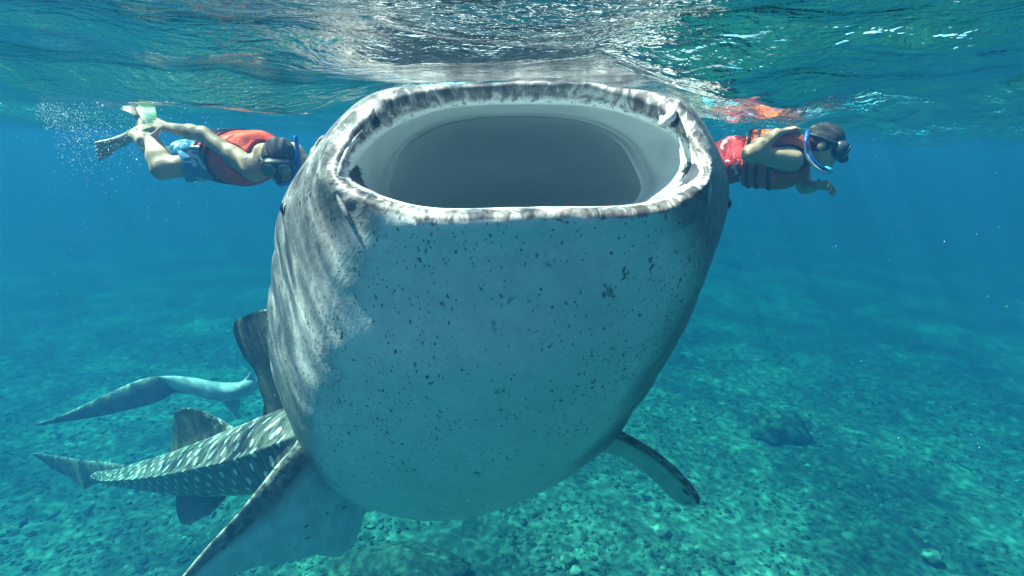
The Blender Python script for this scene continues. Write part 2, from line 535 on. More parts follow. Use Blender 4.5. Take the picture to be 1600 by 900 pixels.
A = ring((820, 160, 1.70),
         [(700, 166, 1.70), (612, 196, 1.68), (560, 240, 1.60), (546, 278, 1.52), (602, 309, 1.46), (684, 326, 1.41)], (820, 324, 1.39),
         [(940, 166, 1.70), (1036, 198, 1.68), (1080, 238, 1.60), (1094, 272, 1.52), (1046, 306, 1.46), (972, 321, 1.41)])
B_ = ring((820, 129, 1.67),
          [(690, 134, 1.67), (598, 158, 1.64), (545, 215, 1.57), (526, 275, 1.49), (586, 326, 1.42), (680, 345, 1.37)], (820, 342, 1.35),
          [(950, 137, 1.67), (1045, 165, 1.64), (1090, 215, 1.57), (1108, 272, 1.49), (1060, 318, 1.42), (980, 335, 1.37)])
C_ = ring((820, 132, 1.78),
          [(690, 135, 1.78), (584, 146, 1.75), (508, 214, 1.68), (484, 292, 1.60), (560, 362, 1.47), (680, 392, 1.41)], (820, 390, 1.39),
          [(950, 138, 1.78), (1060, 152, 1.75), (1106, 208, 1.68), (1124, 284, 1.60), (1082, 352, 1.47), (970, 384, 1.41)])
D_ = ring((812, 142, 2.1),
          [(680, 145, 2.1), (566, 172, 2.0), (474, 265, 1.86), (440, 332, 1.78), (505, 432, 1.60), (655, 472, 1.49)], (805, 475, 1.46),
          [(940, 148, 2.1), (1062, 178, 2.0), (1124, 255, 1.86), (1141, 325, 1.78), (1096, 425, 1.60), (955, 470, 1.49)])
E_ = ring((785, 245, 2.6),
          [(660, 248, 2.58), (540, 285, 2.42), (455, 372, 2.2), (424, 432, 2.05), (486, 545, 1.78), (622, 592, 1.62)], (780, 600, 1.58),
          [(905, 250, 2.58), (1025, 290, 2.42), (1095, 375, 2.2), (1105, 428, 2.05), (1040, 535, 1.78), (915, 588, 1.62)])
F_ = ring((745, 385, 3.0),
          [(640, 390, 3.0), (540, 410, 2.82), (445, 470, 2.5), (417, 520, 2.3), (478, 645, 2.02), (598, 700, 1.88)], (735, 712, 1.84),
          [(850, 390, 3.0), (950, 415, 2.82), (1030, 470, 2.5), (1062, 525, 2.3), (985, 625, 2.02), (872, 690, 1.88)])
G_ = ring((690, 530, 3.1),
          [(610, 530, 3.1), (520, 540, 3.0), (455, 570, 2.8), (434, 610, 2.6), (490, 715, 2.38), (585, 766, 2.24)], (695, 778, 2.18),
          [(780, 530, 3.1), (880, 540, 3.0), (960, 560, 2.8), (1004, 618, 2.6), (930, 698, 2.38), (815, 762, 2.24)])
H_ = ring((640, 600, 3.4),
          [(580, 600, 3.4), (520, 610, 3.3), (472, 640, 3.1), (458, 672, 2.95), (505, 748, 2.82), (580, 795, 2.72)], (665, 812, 2.68),
          [(710, 600, 3.4), (790, 610, 3.3), (870, 630, 3.1), (925, 680, 2.95), (865, 748, 2.82), (765, 797, 2.72)])
I_ = trunk_ring(585, 690, 3.35, .36, .36, .40, (-.5, .6, -.6), (-.1, .55, .8))
J_ = trunk_ring(468, 702, 3.6, .31, .29, .33, (-.72, .6, -.33), (-.15, .2, .95))
K_ = trunk_ring(385, 716, 4.0, .27, .27, .31, (-.78, .6, -.22), (-.12, .12, .97))
L_ = trunk_ring(310, 730, 4.45, .215, .23, .27, (-.78, .6, -.2), (-.1, .1, .97))
M_ = trunk_ring(240, 739, 4.95, .15, .15, .20, (-.78, .6, -.18), (-.1, .1, .97))
N_ = trunk_ring(187, 744, 5.35, .09, .08, .125, (-.78, .6, -.15), (-.1, .1, .97))
O_ = trunk_ring(150, 744, 5.65, .05, .05, .06, (-.78, .6, -.1), (-.1, .1, .97))

M1 = ring((812, 184, 1.96), [(712, 192, 1.96), (650, 220, 1.94), (620, 262, 1.91), (610, 302, 1.88), (650, 338, 1.86), (720, 352, 1.85)], (812, 357, 1.85),
          [(908, 192, 1.96), (964, 220, 1.94), (991, 262, 1.91), (1000, 302, 1.88), (962, 338, 1.86), (900, 352, 1.85)])
M1 = M1 + 0.0
cv = M1.mean(0)
view = unit(cv - CM[:3, 3])
def lerp(t, back=0.0): return A * (1 - t) + M1 * t + view * back
def deep(sc, back, drop=0.0): return cv + (M1 - cv) * sc + view * back + np.array([0, 0, -drop])
RINGS = [deep(0.06, 0.50, 0.03), deep(0.45, 0.46, 0.02), deep(0.80, 0.32, 0.01), deep(1.0, 0.12), deep(1.05, 0.035), deep(0.985, -0.02), lerp(0.74, 0.055), lerp(0.70, 0.0), lerp(0.3, 0.045), lerp(0.1, 0.02),
         A, B_, C_, D_, E_, F_, G_, H_, I_, J_, K_, L_, M_, N_, O_]
IA = 10                                  # index of ring A

def loft(rings, nu, nv, keel=None):
    R = np.array(rings)
    tv = np.linspace(0, R.shape[1], nv, endpoint=False)
    R2 = np.stack([cr(r, tv, True) for r in R])          # rings x nv x 3
    tu = np.concatenate([np.linspace(i, i + 1, n, endpoint=False) for i, n in enumerate(nu)] + [[len(rings) - 1]])
    return cr(R2, tu), tu, tv

def build_shark():
    root = empty('whale_shark', P(640, 640, 3.0),
                 'huge pale whale shark facing us with its mouth wide open and freckled white throat', 'whale shark')
    nu = [4, 6, 6, 5, 5, 6, 4, 6, 5, 5, 12, 12, 14, 16, 16, 14, 12, 12, 10, 10, 10, 10, 10, 8]
    V, tu, tv = loft(RINGS, nu, 176)
    nr, nv = V.shape[0], V.shape[1]
    rel = tu - IA
    ang = cr(np.concatenate([ANG, [ANG[0] + 2 * math.pi]]), np.linspace(0, 14, nv, endpoint=False))
    s = np.sin(ang)                       # 1 back, -1 belly
    RL, SS = np.meshgrid(rel, s, indexing='ij')
    TV = np.broadcast_to(ang[None, :], RL.shape)
    sst = lambda x, a, b: (lambda t: t * t * (3 - 2 * t))(np.clip((x - a) / (b - a), 0, 1))
    trunk = sst(RL, 7.2, 8.6)
    pig_head = sst(SS, -0.62, 0.5) * sst(RL, 0.9, 2.6) * 0.75
    pig_trunk = sst(SS, -0.95, -0.7)
    pig = pig_head * (1 - trunk) + pig_trunk * trunk
    pig = pig * (RL > 0)
    topness = sst(SS, -0.3, 0.5)
    lw = 0.45 + 1.3 * topness
    lip = np.clip(1.15 - np.abs(RL - 0.62 - 0.25 * topness) / (0.62 + 0.35 * topness), 0, 1) * (RL > -0.6)
    fleck = (sst(SS, -1.02, -0.35) * sst(RL, 0.4, 1.2)) * (1 - trunk) * 0.95 + 0.12 * (RL < 2.0) * (RL > -0.4)
    inner = 1 - sst(RL, -0.9, 0.05)
    pad = (1 - sst(RL, -4.0, -1.5)) * 0.3 + (1 - sst(RL, -7.2, -4.0)) * 0.45 + (1 - sst(RL, -9.5, -7)) * 0.25  # weight of the painted mouth shade, growing with depth
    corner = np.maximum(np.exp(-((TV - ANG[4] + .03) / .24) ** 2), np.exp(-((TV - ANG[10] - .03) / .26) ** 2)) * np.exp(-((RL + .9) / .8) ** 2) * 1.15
    # gill folds and wrinkles on the flank
    cen = V.mean(1, keepdims=True)
    dirv = (V - cen) / np.linalg.norm(V - cen, axis=2, keepdims=True)
    fold = np.exp(-((SS + 0.12) / 0.28) ** 2) * sst(RL, 2.4, 3.2) * (1 - sst(RL, 5.2, 6.2))
    gill = -0.012 * fold * (np.abs(np.sin(RL * math.pi * 1.75)) ** 8)
    lipwave = 0.004 * np.sin(TV * 47 + 2 * np.sin(TV * 5)) * np.exp(-((RL - 0.9) / 0.6) ** 2) * (0.5 + 0.5 * np.sin(TV * 9 + 1))
    keel = 0.06 * trunk * np.exp(-np.abs((SS - 0.26) / 0.10)) * (1 - sst(RL, 12.5, 14))
    V = V + dirv * (gill + lipwave + keel)[..., None]
    nzv = np.array([mnoise.fractal(Vector(p) * 5.0, 1.0, 2.0, 3) for p in V.reshape(-1, 3)]).reshape(RL.shape)
    nzl = np.array([mnoise.noise(Vector(p) * 2.6 + Vector((5, 1, 0))) for p in V.reshape(-1, 3)]).reshape(RL.shape)
    nzw = np.array([mnoise.noise(Vector(p) * 2.2) for p in V.reshape(-1, 3)]).reshape(RL.shape)
    lipz = np.exp(-((RL - 0.8) / 0.7) ** 2)
    V = V + dirv * (nzl * 0.022 * lipz + nzv * (0.012 * lipz + 0.004 * sst(RL, 0.5, 2)) + nzw * 0.014 * sst(RL, 1.5, 3) * (1 - trunk))[..., None]
    # length along the body for the spot pattern
    L = np.concatenate([[0], np.cumsum(np.linalg.norm(np.diff(cen[:, 0], axis=0), axis=1))])
    circ = TV * 0.42
    uvw = np.stack([np.broadcast_to(L[:, None], RL.shape), circ, np.zeros_like(RL)], -1).reshape(-1, 3)
    verts = V.reshape(-1, 3)
    faces = grid_faces(nr, nv).tolist()
    faces.append(list(range(nv))[::-1])
    faces.append([(nr - 1) * nv + j for j in range(nv)])
    faces = [f[::-1] for f in faces]
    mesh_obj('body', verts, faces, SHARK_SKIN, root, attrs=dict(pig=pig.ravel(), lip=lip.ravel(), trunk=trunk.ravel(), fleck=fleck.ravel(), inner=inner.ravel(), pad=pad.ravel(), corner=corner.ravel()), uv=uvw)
    return root

def fin_mesh(name, sections, mat, parent, nspan=40, nch=22, thick=0.03, label=None, taper=0.35, wob=0.0, nicks=0.07):
    """sections: (leading point, trailing point); aerofoil plate between them, mask 'side' = 1 on the first face"""
    Ls = np.array([s[0] for s in sections]); Ts = np.array([s[1] for s in sections])
    t = np.linspace(0, len(sections) - 1, nspan)
    Lc, Tc = cr(Ls, t), cr(Ts, t)
    nick = np.array([mnoise.fractal((q[0] * 9, q[1] * 9, q[2] * 9), 1.0, 2.0, 4) for q in Tc])
    Tc = Tc + (Tc - Lc) * np.clip(nick, -.5, .5)[:, None] * nicks
    span = np.gradient((Lc + Tc) / 2, axis=0)
    chord = Tc - Lc
    nrm = np.cross(chord, span); nrm /= np.linalg.norm(nrm, axis=1, keepdims=True) + 1e-9
    # keep the face normal towards the camera
    to_cam = CM[:3, 3] - (Lc + Tc) / 2
    if (nrm * to_cam).sum() < 0: nrm = -nrm
    th = np.linspace(0, 2 * math.pi, nch, endpoint=False)
    x = 0.5 - 0.5 * np.cos(th)                           # 0 leading, 1 trailing
    prof = np.sin(th) * (1.15 - 0.85 * x)                # fuller near the leading edge
    sp = np.linspace(0, 1, nspan)
    tk = thick * (1 - (1 - taper) * sp) * np.sqrt(np.clip((1 - sp) * 12, 0.03, 1))
    V = Lc[:, None] + chord[:, None] * x[None, :, None] + nrm[:, None] * (tk[:, None] * prof[None, :])[..., None]
    if wob:
        V += nrm[:, None] * (wob * np.sin(x * 5.0)[None, :, None] * np.sin(sp * 7.0)[:, None, None])
    side = np.broadcast_to((np.sin(th) > 0.0).astype(float)[None, :], (nspan, nch))
    edge = np.broadcast_to((1 - np.clip(x / 0.24, 0, 1))[None, :], (nspan, nch))
    faces = grid_faces(nspan, nch).tolist()
    faces.append(list(range(nch))[::-1]); faces.append([(nspan - 1) * nch + j for j in range(nch)])
    uv = np.stack([np.broadcast_to(sp[:, None], side.shape), np.broadcast_to(x[None, :], side.shape), side], -1).reshape(-1, 3)
    o = mesh_obj(name, V.reshape(-1, 3), faces, mat, parent, attrs=dict(side=side.ravel(), edge=edge.ravel()), uv=uv)
    bm = bmesh.new(); bm.from_mesh(o.data); bmesh.ops.recalc_face_normals(bm, faces=bm.faces); bm.to_mesh(o.data); bm.free()
    if label: o['label'] = label
    return o

def fin_material(name, pale, dark, under_dark=0.0, specks=0.3, speck_scale=9.0, uvmap=None):
    m, nt, out = new_mat(name)
    k = N(nt)
    co = k.obj()
    side = k.attr('side').outputs['Fac']; edge = k.attr('edge').outputs['Fac']
    nz = k.noise(co, 9.0, 5.0, 0.65, 0.5)
    nf = k.noise(co, 40.0, 4.0)
    nzb = k.noise(co, 17.0, 4.0, 0.6, 0.9)
    dk = k.mix(k.math('MULTIPLY', k.math('ADD', k.step(nz.outputs[0], 0.40, 0.58), k.step(nzb.outputs[0], 0.47, 0.57)), 0.5), (*dark, 1), (*[min(1, c * 3.2) for c in dark], 1))
    pl = k.mix(k.step(nz.outputs[0], 0.35, 0.65), (*pale, 1), (*[c * 0.78 for c in pale], 1))
    f = k.math('SUBTRACT', 1.0, k.math('MULTIPLY', side, k.math('SUBTRACT', 1.0, k.step(edge, 0.0, 0.45))))
    f = k.math('MAXIMUM', f, under_dark)
    col = k.mix(f, pl, dk)
    v = k.voronoi(k.mapping(co, (1, 1, 1.8)) if uvmap is None else k.mapping(k.attr('grid').outputs['Vector'], uvmap), speck_scale)
    if uvmap is not None: v.voronoi_dimensions = '2D'
    sep = k.node('ShaderNodeSeparateColor'); k.link(v.outputs['Color'], sep.inputs[0])
    on = k.math('MULTIPLY', k.math('SUBTRACT', 1.0, k.step(v.outputs['Distance'], 0.16 if uvmap is None else 0.22, 0.26 if uvmap is None else 0.34)), k.math('LESS_THAN', sep.outputs[0], specks))
    col = k.mix(k.math('MULTIPLY', on, 0.85), col, (0.03, 0.03, 0.035, 1) if under_dark < 0.5 else (0.5, 0.46, 0.36, 1))
    eb = k.noise(k.mapping(co, (1, 1, 1)), 24.0, 3.0, 0.6, 0.6)
    col = k.mix(k.math('MULTIPLY', k.math('MULTIPLY', k.step(edge, 0.2, 0.8), k.step(eb.outputs[0], 0.5, 0.62)), 0.8), col, (0.55, 0.52, 0.46, 1))
    k.principled(out, col, 0.55, 0.3, k.bump(nf.outputs[0], 0.35, 0.006))
    return m

PECT_MAT = fin_material('pectoral_fin_skin', (0.78, 0.84, 0.81), (0.10, 0.09, 0.08), specks=0.10, speck_scale=16.0)
PECT_MAT2 = fin_material('slim_pectoral_skin', (0.66, 0.72, 0.69), (0.08, 0.07, 0.06), specks=0.34, speck_scale=1.0, uvmap=(7.0, 4.2, 1.0))
DORSAL_MAT = fin_material('dorsal_fin_skin', (0.09, 0.072, 0.045), (0.036, 0.029, 0.017), under_dark=0.9, specks=0.05, speck_scale=12.0)
TAIL_MAT = fin_material('tail_fin_skin', (0.12, 0.12, 0.10), (0.09, 0.09, 0.075), under_dark=0.7, specks=0.1)
BELLYFIN_MAT = fin_material('pelvic_fin_skin', (0.17, 0.18, 0.17), (0.07, 0.07, 0.06), under_dark=0.35, specks=0.1)

def tube(points, radii, n=10, sub=6, caps=True):
    pts = np.asarray(points, float); rad = np.asarray(radii, float)
    t = np.linspace(0, len(pts) - 1, (len(pts) - 1) * sub + 1)
    c = cr(pts, t); r = np.maximum(cr(rad, t), 1e-4)
    tan = np.gradient(c, axis=0); tan /= np.linalg.norm(tan, axis=1, keepdims=True) + 1e-12
    ref = np.array([0, 0, 1.0]) if abs(tan[0][2]) < 0.9 else np.array([1.0, 0, 0])
    V = []
    for i in range(len(c)):
        ref = ref - tan[i] * np.dot(ref, tan[i]); ref = unit(ref)
        b = np.cross(tan[i], ref)
        a = np.linspace(0, 2 * math.pi, n, endpoint=False)
        V.append(c[i] + r[i] * (np.cos(a)[:, None] * ref + np.sin(a)[:, None] * b))
    V = np.array(V)
    f = grid_faces(len(c), n).tolist()
    f.append(list(range(n))[::-1]); f.append([(len(c) - 1) * n + j for j in range(n)])
    return V.reshape(-1, 3), f

def merge(*parts):
    vs, fs, o = [], [], 0
    for v, f in parts:
        vs.append(np.asarray(v)); fs += [[i + o for i in q] for q in f]; o += len(v)
    return np.concatenate(vs), fs

def ball(c, r, tm=None):
    v, f = tm or (ICO3, ICO3F)
    return v * np.asarray(r) + np.asarray(c), f.tolist()

def build_shark_details(root):
    # pectoral fins
    fin_mesh('pectoral_fin', [(P(482, 640, 2.95), P(660, 770, 3.15)), (P(463, 690, 2.8), P(582, 792, 3.12)), (P(436, 722, 2.68), P(558, 826, 3.08)),
                              (P(404, 762, 2.56), P(546, 864, 3.02)), (P(366, 808, 2.45), P(478, 870, 2.84)), (P(322, 856, 2.35), P(398, 888, 2.6)),
                              (P(284, 902, 2.27), P(322, 914, 2.4)), (P(262, 930, 2.24), P(272, 935, 2.26))], PECT_MAT, root, nspan=44, nch=28, thick=0.045, label='broad grey pectoral fin with a dark mottled leading edge')
    fin_mesh('pectoral_fin', [(P(922, 640, 2.75), P(850, 690, 2.95)), (P(964, 670, 2.70), P(918, 702, 2.92)), (P(1004, 692, 2.68), P(966, 713, 2.92)), (P(1040, 717, 2.66), P(1002, 735, 2.90)),
                              (P(1071, 746, 2.64), P(1034, 765, 2.86)), (P(1091, 772, 2.62), P(1062, 787, 2.76)), (P(1093, 787, 2.62), P(1082, 792, 2.66))], PECT_MAT2, root, nspan=36, nch=28, thick=0.03, label='slim pectoral fin with black dashes on its pale underside')
    # first dorsal fin, second dorsal fin, pelvic fin, tail
    fin_mesh('dorsal_fin', [(P(500, 690, 3.5), P(395, 680, 3.95)), (P(480, 640, 3.48), P(411, 640, 3.85)), (P(460, 600, 3.46), P(407, 612, 3.82)), (P(450, 565, 3.46), P(398, 580, 3.8)), (P(440, 530, 3.46), P(378, 553, 3.8)),
                            (P(432, 500, 3.46), P(366, 525, 3.8)), (P(420, 484, 3.48), P(367, 504, 3.78)), (P(408, 486, 3.52), P(378, 496, 3.7))], DORSAL_MAT, root, nspan=40, nch=26, thick=0.045, label='tall dark brown dorsal fin behind the head')
    fin_mesh('dorsal_fin', [(P(372, 672, 4.1), P(258, 724, 4.7)), (P(350, 658, 4.2), P(264, 706, 4.72)), (P(325, 645, 4.25), P(268, 688, 4.72)), (P(302, 638, 4.32), P(271, 660, 4.7)), (P(286, 637, 4.42), P(273, 645, 4.6))], DORSAL_MAT, root, thick=0.03, label='small dark dorsal fin nearer the tail')
    fin_mesh('pelvic_fin', [(P(360, 762, 4.2), P(268, 760, 4.5)), (P(352, 778, 4.15), P(276, 778, 4.45)), (P(338, 795, 4.1), P(277, 798, 4.42)), (P(318, 808, 4.1), P(281, 812, 4.4)), (P(300, 818, 4.15), P(286, 820, 4.35))], BELLYFIN_MAT, root, thick=0.025)
    fin_mesh('tail_fin', [(P(196, 727, 5.2), P(190, 752, 5.35)), (P(165, 722, 5.5), P(168, 752, 5.6)), (P(145, 720, 5.65), P(146, 757, 5.75)), (P(128, 718, 5.75), P(129, 763, 5.85)), (P(113, 716, 5.85), P(112, 748, 5.95)),
                          (P(85, 712, 6.0), P(82, 732, 6.1)), (P(62, 708, 6.15), P(62, 718, 6.2)), (P(51, 708, 6.2), P(51, 711, 6.22))], TAIL_MAT, root, thick=0.03)
    # eyes: dark ball sunk in a low lid
    eye_m, nt, out = new_mat('shark_eye'); k = N(nt); k.principled(out, (0.015, 0.015, 0.018, 1), 0.15, 0.5)
    lid_m = simple_mat('eyelid_skin', (0.10, 0.10, 0.10), (0.34, 0.33, 0.32), 30.0)
    for px, py, d, sx in ((449, 326, 1.765, -1), (1131, 318, 1.765, 1)):
        c = P(px, py, d)
        e = mesh_obj('eye', *ball(c, 0.025), eye_m, root)
        ringp = []
        for a in np.linspace(0, 2 * math.pi, 13):
            ringp.append(c + np.array([sx * 0.008, -0.006, 0]) + np.array([-sx * 0.010, -0.019 * math.cos(a), 0.019 * math.sin(a)]))
        v, f = tube(ringp, [0.006] * 13, 8, 3)
        mesh_obj('eyelid', v, f, lid_m, e)
    # nostril flaps (barbels) at the upper corners of the mouth
    fold_m = simple_mat('lip_fold_skin', (0.16, 0.14, 0.13), (0.55, 0.52, 0.50), 26.0, 0.55, 0.3)
    dark_m, nt, out = new_mat('nostril_dark'); k = N(nt); k.principled(out, (0.03, 0.03, 0.032, 1), 0.6, 0.2)
    for pts, hole in (([(598, 158, 1.625), (594, 172, 1.60), (600, 186, 1.60), (608, 194, 1.61), (612, 182, 1.62)], (588, 186, 1.615)),
                      ([(1046, 166, 1.625), (1050, 178, 1.60), (1042, 188, 1.60), (1034, 194, 1.61), (1034, 182, 1.62)], (1054, 186, 1.615))):
        v, f = tube([P(*p) for p in pts], [0.012, 0.016, 0.015, 0.011, 0.006], 10, 6)
        b = mesh_obj('barbel', v, f, fold_m, root)
        v, f = ball(P(*hole), (0.014, 0.010, 0.026))
        mesh_obj('nostril', v, f, dark_m, b)
    # labial folds running down from the mouth corners
    for pts in ([(566, 204, 1.60), (541, 238, 1.56), (529, 275, 1.50), (530, 308, 1.478), (541, 334, 1.468), (550, 350, 1.47)],
                [(1074, 208, 1.60), (1092, 238, 1.56), (1104, 268, 1.50), (1108, 296, 1.49), (1106, 320, 1.49)]):
        v, f = tube([P(*p) for p in pts], [0.004] + [0.0075] * (len(pts) - 2) + [0.003], 8, 8)
        mesh_obj('labial_fold', v, f, fold_m, root)

SHARK = build_shark()
build_shark_details(SHARK)

# ---- a second, paler shark farther off: tail blade to the left, body turned away
def build_second_shark():
    root = empty('whale_shark', P(330, 606, 6.2), 'smaller pale shark seen farther off with a long dark curved tail blade', 'whale shark')
    body_m, nt, out = new_mat('pale_shark_skin'); k = N(nt)
    nz = k.noise(k.obj(), 6.0, 4.0)
    pc = k.mix(k.step(nz.outputs[0], 0.35, 0.65), (0.45, 0.47, 0.45, 1), (0.70, 0.72, 0.70, 1))
    k.principled(out, k.mix(k.attr('dark').outputs['Fac'], pc, (0.14, 0.15, 0.14, 1)), 0.6, 0.3)
    blade_m = fin_material('far_tail_skin', (0.16, 0.17, 0.16), (0.10, 0.10, 0.09), under_dark=0.5, specks=0.0)
    ax = unit(P(400, 606, 6.3) - P(262, 594, 6.0))
    def rg(px, py, d, up, side):
        return trunk_ring(px, py, d, up, up, side, -ax, (0, -0.1, 1))
    R = [rg(196, 616, 5.85, .10, .008), rg(226, 608, 5.9, .13, .012), rg(250, 604, 5.96, .135, .03), rg(275, 601, 6.02, .112, .06), rg(305, 604, 6.08, .10, .09), rg(335, 611, 6.15, .105, .11), rg(365, 612, 6.25, .11, .12), rg(388, 606, 6.35, .11, .11), rg(398, 604, 6.4, .085, .08), rg(404, 603, 6.42, .03, .03)]
    V, tu, tv = loft(R, [8] * 9, 48)
    nr, nv = V.shape[:2]
    sa = np.sin(cr(np.concatenate([ANG, [ANG[0] + 2 * math.pi]]), np.linspace(0, 14, nv, endpoint=False)))
    dk = np.clip((2.9 + 1.2 * (sa[None, :] < -.3) * 0 - 1.6 * np.clip(sa[None, :], -.6, 1) - tu[:, None]) / 0.5, 0, 1)
    f = grid_faces(nr, nv).tolist(); f.append(list(range(nv))[::-1]); f.append([(nr - 1) * nv + j for j in range(nv)])
    o = mesh_obj('body', V.reshape(-1, 3), f, body_m, root, attrs={'dark': dk.ravel()})
    bm = bmesh.new(); bm.from_mesh(o.data); bmesh.ops.recalc_face_normals(bm, faces=bm.faces); bm.to_mesh(o.data); bm.free()
    fin_mesh('tail_fin', [(P(262, 590, 5.98), P(270, 614, 5.98)), (P(240, 588, 5.9), P(254, 625, 5.92)), (P(208, 597, 5.85), P(222, 635, 5.86)), (P(170, 614, 5.8), P(178, 646, 5.8)), (P(130, 633, 5.75), P(136, 654, 5.76)),
                          (P(92, 650, 5.7), P(96, 660, 5.7)), (P(56, 662, 5.66), P(57, 665, 5.66))], blade_m, root, nspan=40, thick=0.04, nicks=0.01)
    pale_fin = fin_material('far_fin_skin', (0.5, 0.52, 0.5), (0.4, 0.42, 0.4), specks=0.0)
    fin_mesh('dorsal_fin', [(P(372, 602, 6.3), P(403, 604, 6.38)), (P(380, 595, 6.3), P(402, 598, 6.38)), (P(388, 586, 6.32), P(397, 590, 6.36)), (P(391, 581, 6.33), P(394, 583, 6.35))], pale_fin, root, thick=0.02, nspan=14)
    fin_mesh('pelvic_fin', [(P(345, 622, 6.2), P(376, 622, 6.3)), (P(352, 634, 6.2), P(373, 634, 6.28)), (P(362, 646, 6.22), P(374, 645, 6.26)), (P(370, 655, 6.24), P(376, 654, 6.26))], pale_fin, root, thick=0.02, nspan=14)

build_second_shark()

# ================================================================== SNORKELLERS
class Field:
    """signed distance field on a grid, meshed with surface nets"""
    def __init__(self, lo, hi, h):
        self.lo = np.asarray(lo, float); self.h = h
        self.n = np.ceil((np.asarray(hi) - self.lo) / h).astype(int) + 1
        self.D = np.full(self.n, 1.0, np.float32)
    def box(self, pts, pad):
        pts = np.asarray(pts)
        a = np.clip(np.floor((pts.min(0) - pad - self.lo) / self.h).astype(int), 0, self.n)
        b = np.clip(np.ceil((pts.max(0) + pad - self.lo) / self.h).astype(int) + 1, 0, self.n)
        sl = tuple(slice(i, j) for i, j in zip(a, b))
        g = [self.lo[i] + self.h * np.arange(a[i], b[i]) for i in range(3)]
        return sl, np.stack(np.meshgrid(*g, indexing='ij'), -1).astype(np.float32)
    def blend(self, sl, d, k):
        c = self.D[sl]
        if c.size == 0: return
        if k <= 0:
            self.D[sl] = np.minimum(c, d); return
        t = np.maximum(k - np.abs(c - d), 0) / k
        self.D[sl] = np.minimum(c, d) - t * t * k * 0.25
    def capsule(self, a, b, ra, rb, k=0.03):
        a = np.asarray(a, np.float32); b = np.asarray(b, np.float32)
        sl, p = self.box([a, b], max(ra, rb) + k + 0.03)
        ab = b - a
        t = np.clip(((p - a) @ ab) / (ab @ ab + 1e-9), 0, 1)
        d = np.linalg.norm(p - a - t[..., None] * ab, axis=-1) - (ra + (rb - ra) * t)
        self.blend(sl, d, k)
    def ellipsoid(self, c, axes, r, k=0.02):
        c = np.asarray(c, np.float32); M = np.asarray(axes, np.float32); r = np.asarray(r, np.float32)
        sl, p = self.box([c], r.max() + k + 0.03)
        q = (p - c) @ M.T
        k0 = np.linalg.norm(q / r, axis=-1); k1 = np.linalg.norm(q / (r * r), axis=-1) + 1e-6
        self.blend(sl, k0 * (k0 - 1) / k1, k)
    def points(self):
        g = [self.lo[i] + self.h * np.arange(self.n[i]) for i in range(3)]
        return np.stack(np.meshgrid(*g, indexing='ij'), -1).astype(np.float32)
    def copy(self, D):
        f = Field.__new__(Field); f.lo, f.h, f.n, f.D = self.lo, self.h, self.n, D
        return f
    def mesh(self):
        D = self.D.copy()
        for ax in range(3):                      # close at the grid border
            sl = [slice(None)] * 3
            for e in (0, -1): sl[ax] = e; D[tuple(sl)] = np.maximum(D[tuple(sl)], 1e-3)
        nx, ny, nz = np.array(D.shape) - 1
        neg = D < 0
        acc = np.zeros((nx, ny, nz, 3), np.float32); cnt = np.zeros((nx, ny, nz), np.float32)
        def corner(A, o): return A[o[0]:o[0] + nx, o[1]:o[1] + ny, o[2]:o[2] + nz]
        for ax in range(3):
            for u in (0, 1):
                for v in (0, 1):
                    o = [0, 0, 0]; o[(ax + 1) % 3] = u; o[(ax + 2) % 3] = v
                    o2 = list(o); o2[ax] = 1
                    d0, d1 = corner(D, o), corner(D, o2)
                    m = corner(neg, o) != corner(neg, o2)
                    t = np.where(m, d0 / np.where(m, d0 - d1, 1), 0)
                    mf = m.astype(np.float32)
                    acc[..., ax] += t * mf; acc[..., (ax + 1) % 3] += u * mf; acc[..., (ax + 2) % 3] += v * mf
                    cnt += mf
        act = cnt > 0
        idx = np.full((nx, ny, nz), -1, np.int64); idx[act] = np.arange(act.sum())
        base = np.stack(np.nonzero(act), -1)
        V = self.lo + self.h * (base + acc[act] / cnt[act][:, None])
        faces = []
        for ax in range(3):
            a1, a2 = (ax + 1) % 3, (ax + 2) % 3
            s0 = [slice(None)] * 3; s0[ax] = slice(0, -1); s1 = [slice(None)] * 3; s1[ax] = slice(1, None)
            m = neg[tuple(s0)] != neg[tuple(s1)]
            for e in (a1, a2):
                q = [slice(None)] * 3; q[e] = 0; m[tuple(q)] = False; q[e] = -1; m[tuple(q)] = False
            c = np.stack(np.nonzero(m), -1)
            sgn = neg[tuple(s0)][m]
            def cell(d1, d2):
                k = c.copy(); k[:, a1] -= d1; k[:, a2] -= d2
                return idx[k[:, 0], k[:, 1], k[:, 2]]
            q = np.stack([cell(0, 0), cell(1, 0), cell(1, 1), cell(0, 1)], -1)
            q = np.where(sgn[:, None], q, q[:, ::-1])
            faces.append(q)
        Fq = np.concatenate(faces)
        Fq = Fq[(Fq >= 0).all(1)]
        return V, Fq

def frame(face, up):
    f = unit(face); u = np.asarray(up, float); u = unit(u - f * np.dot(u, f)); r = np.cross(f, u)
    return np.array([r, f, u])                  # right, forward, up

def skin_mat(name, a, b):
    m, nt, out = new_mat(name)
    k = N(nt); co = k.obj()
    n1 = k.noise(co, 9.0, 3.0); n2 = k.noise(co, 90.0, 3.0)
    col = k.mix(k.step(n1.outputs[0], 0.35, 0.65), (*a, 1), (*b, 1))
    p = k.principled(out, col, 0.5, 0.35, k.bump(n2.outputs[0], 0.15, 0.002))
    p.inputs['Subsurface Weight'].default_value = 0.0
    return m

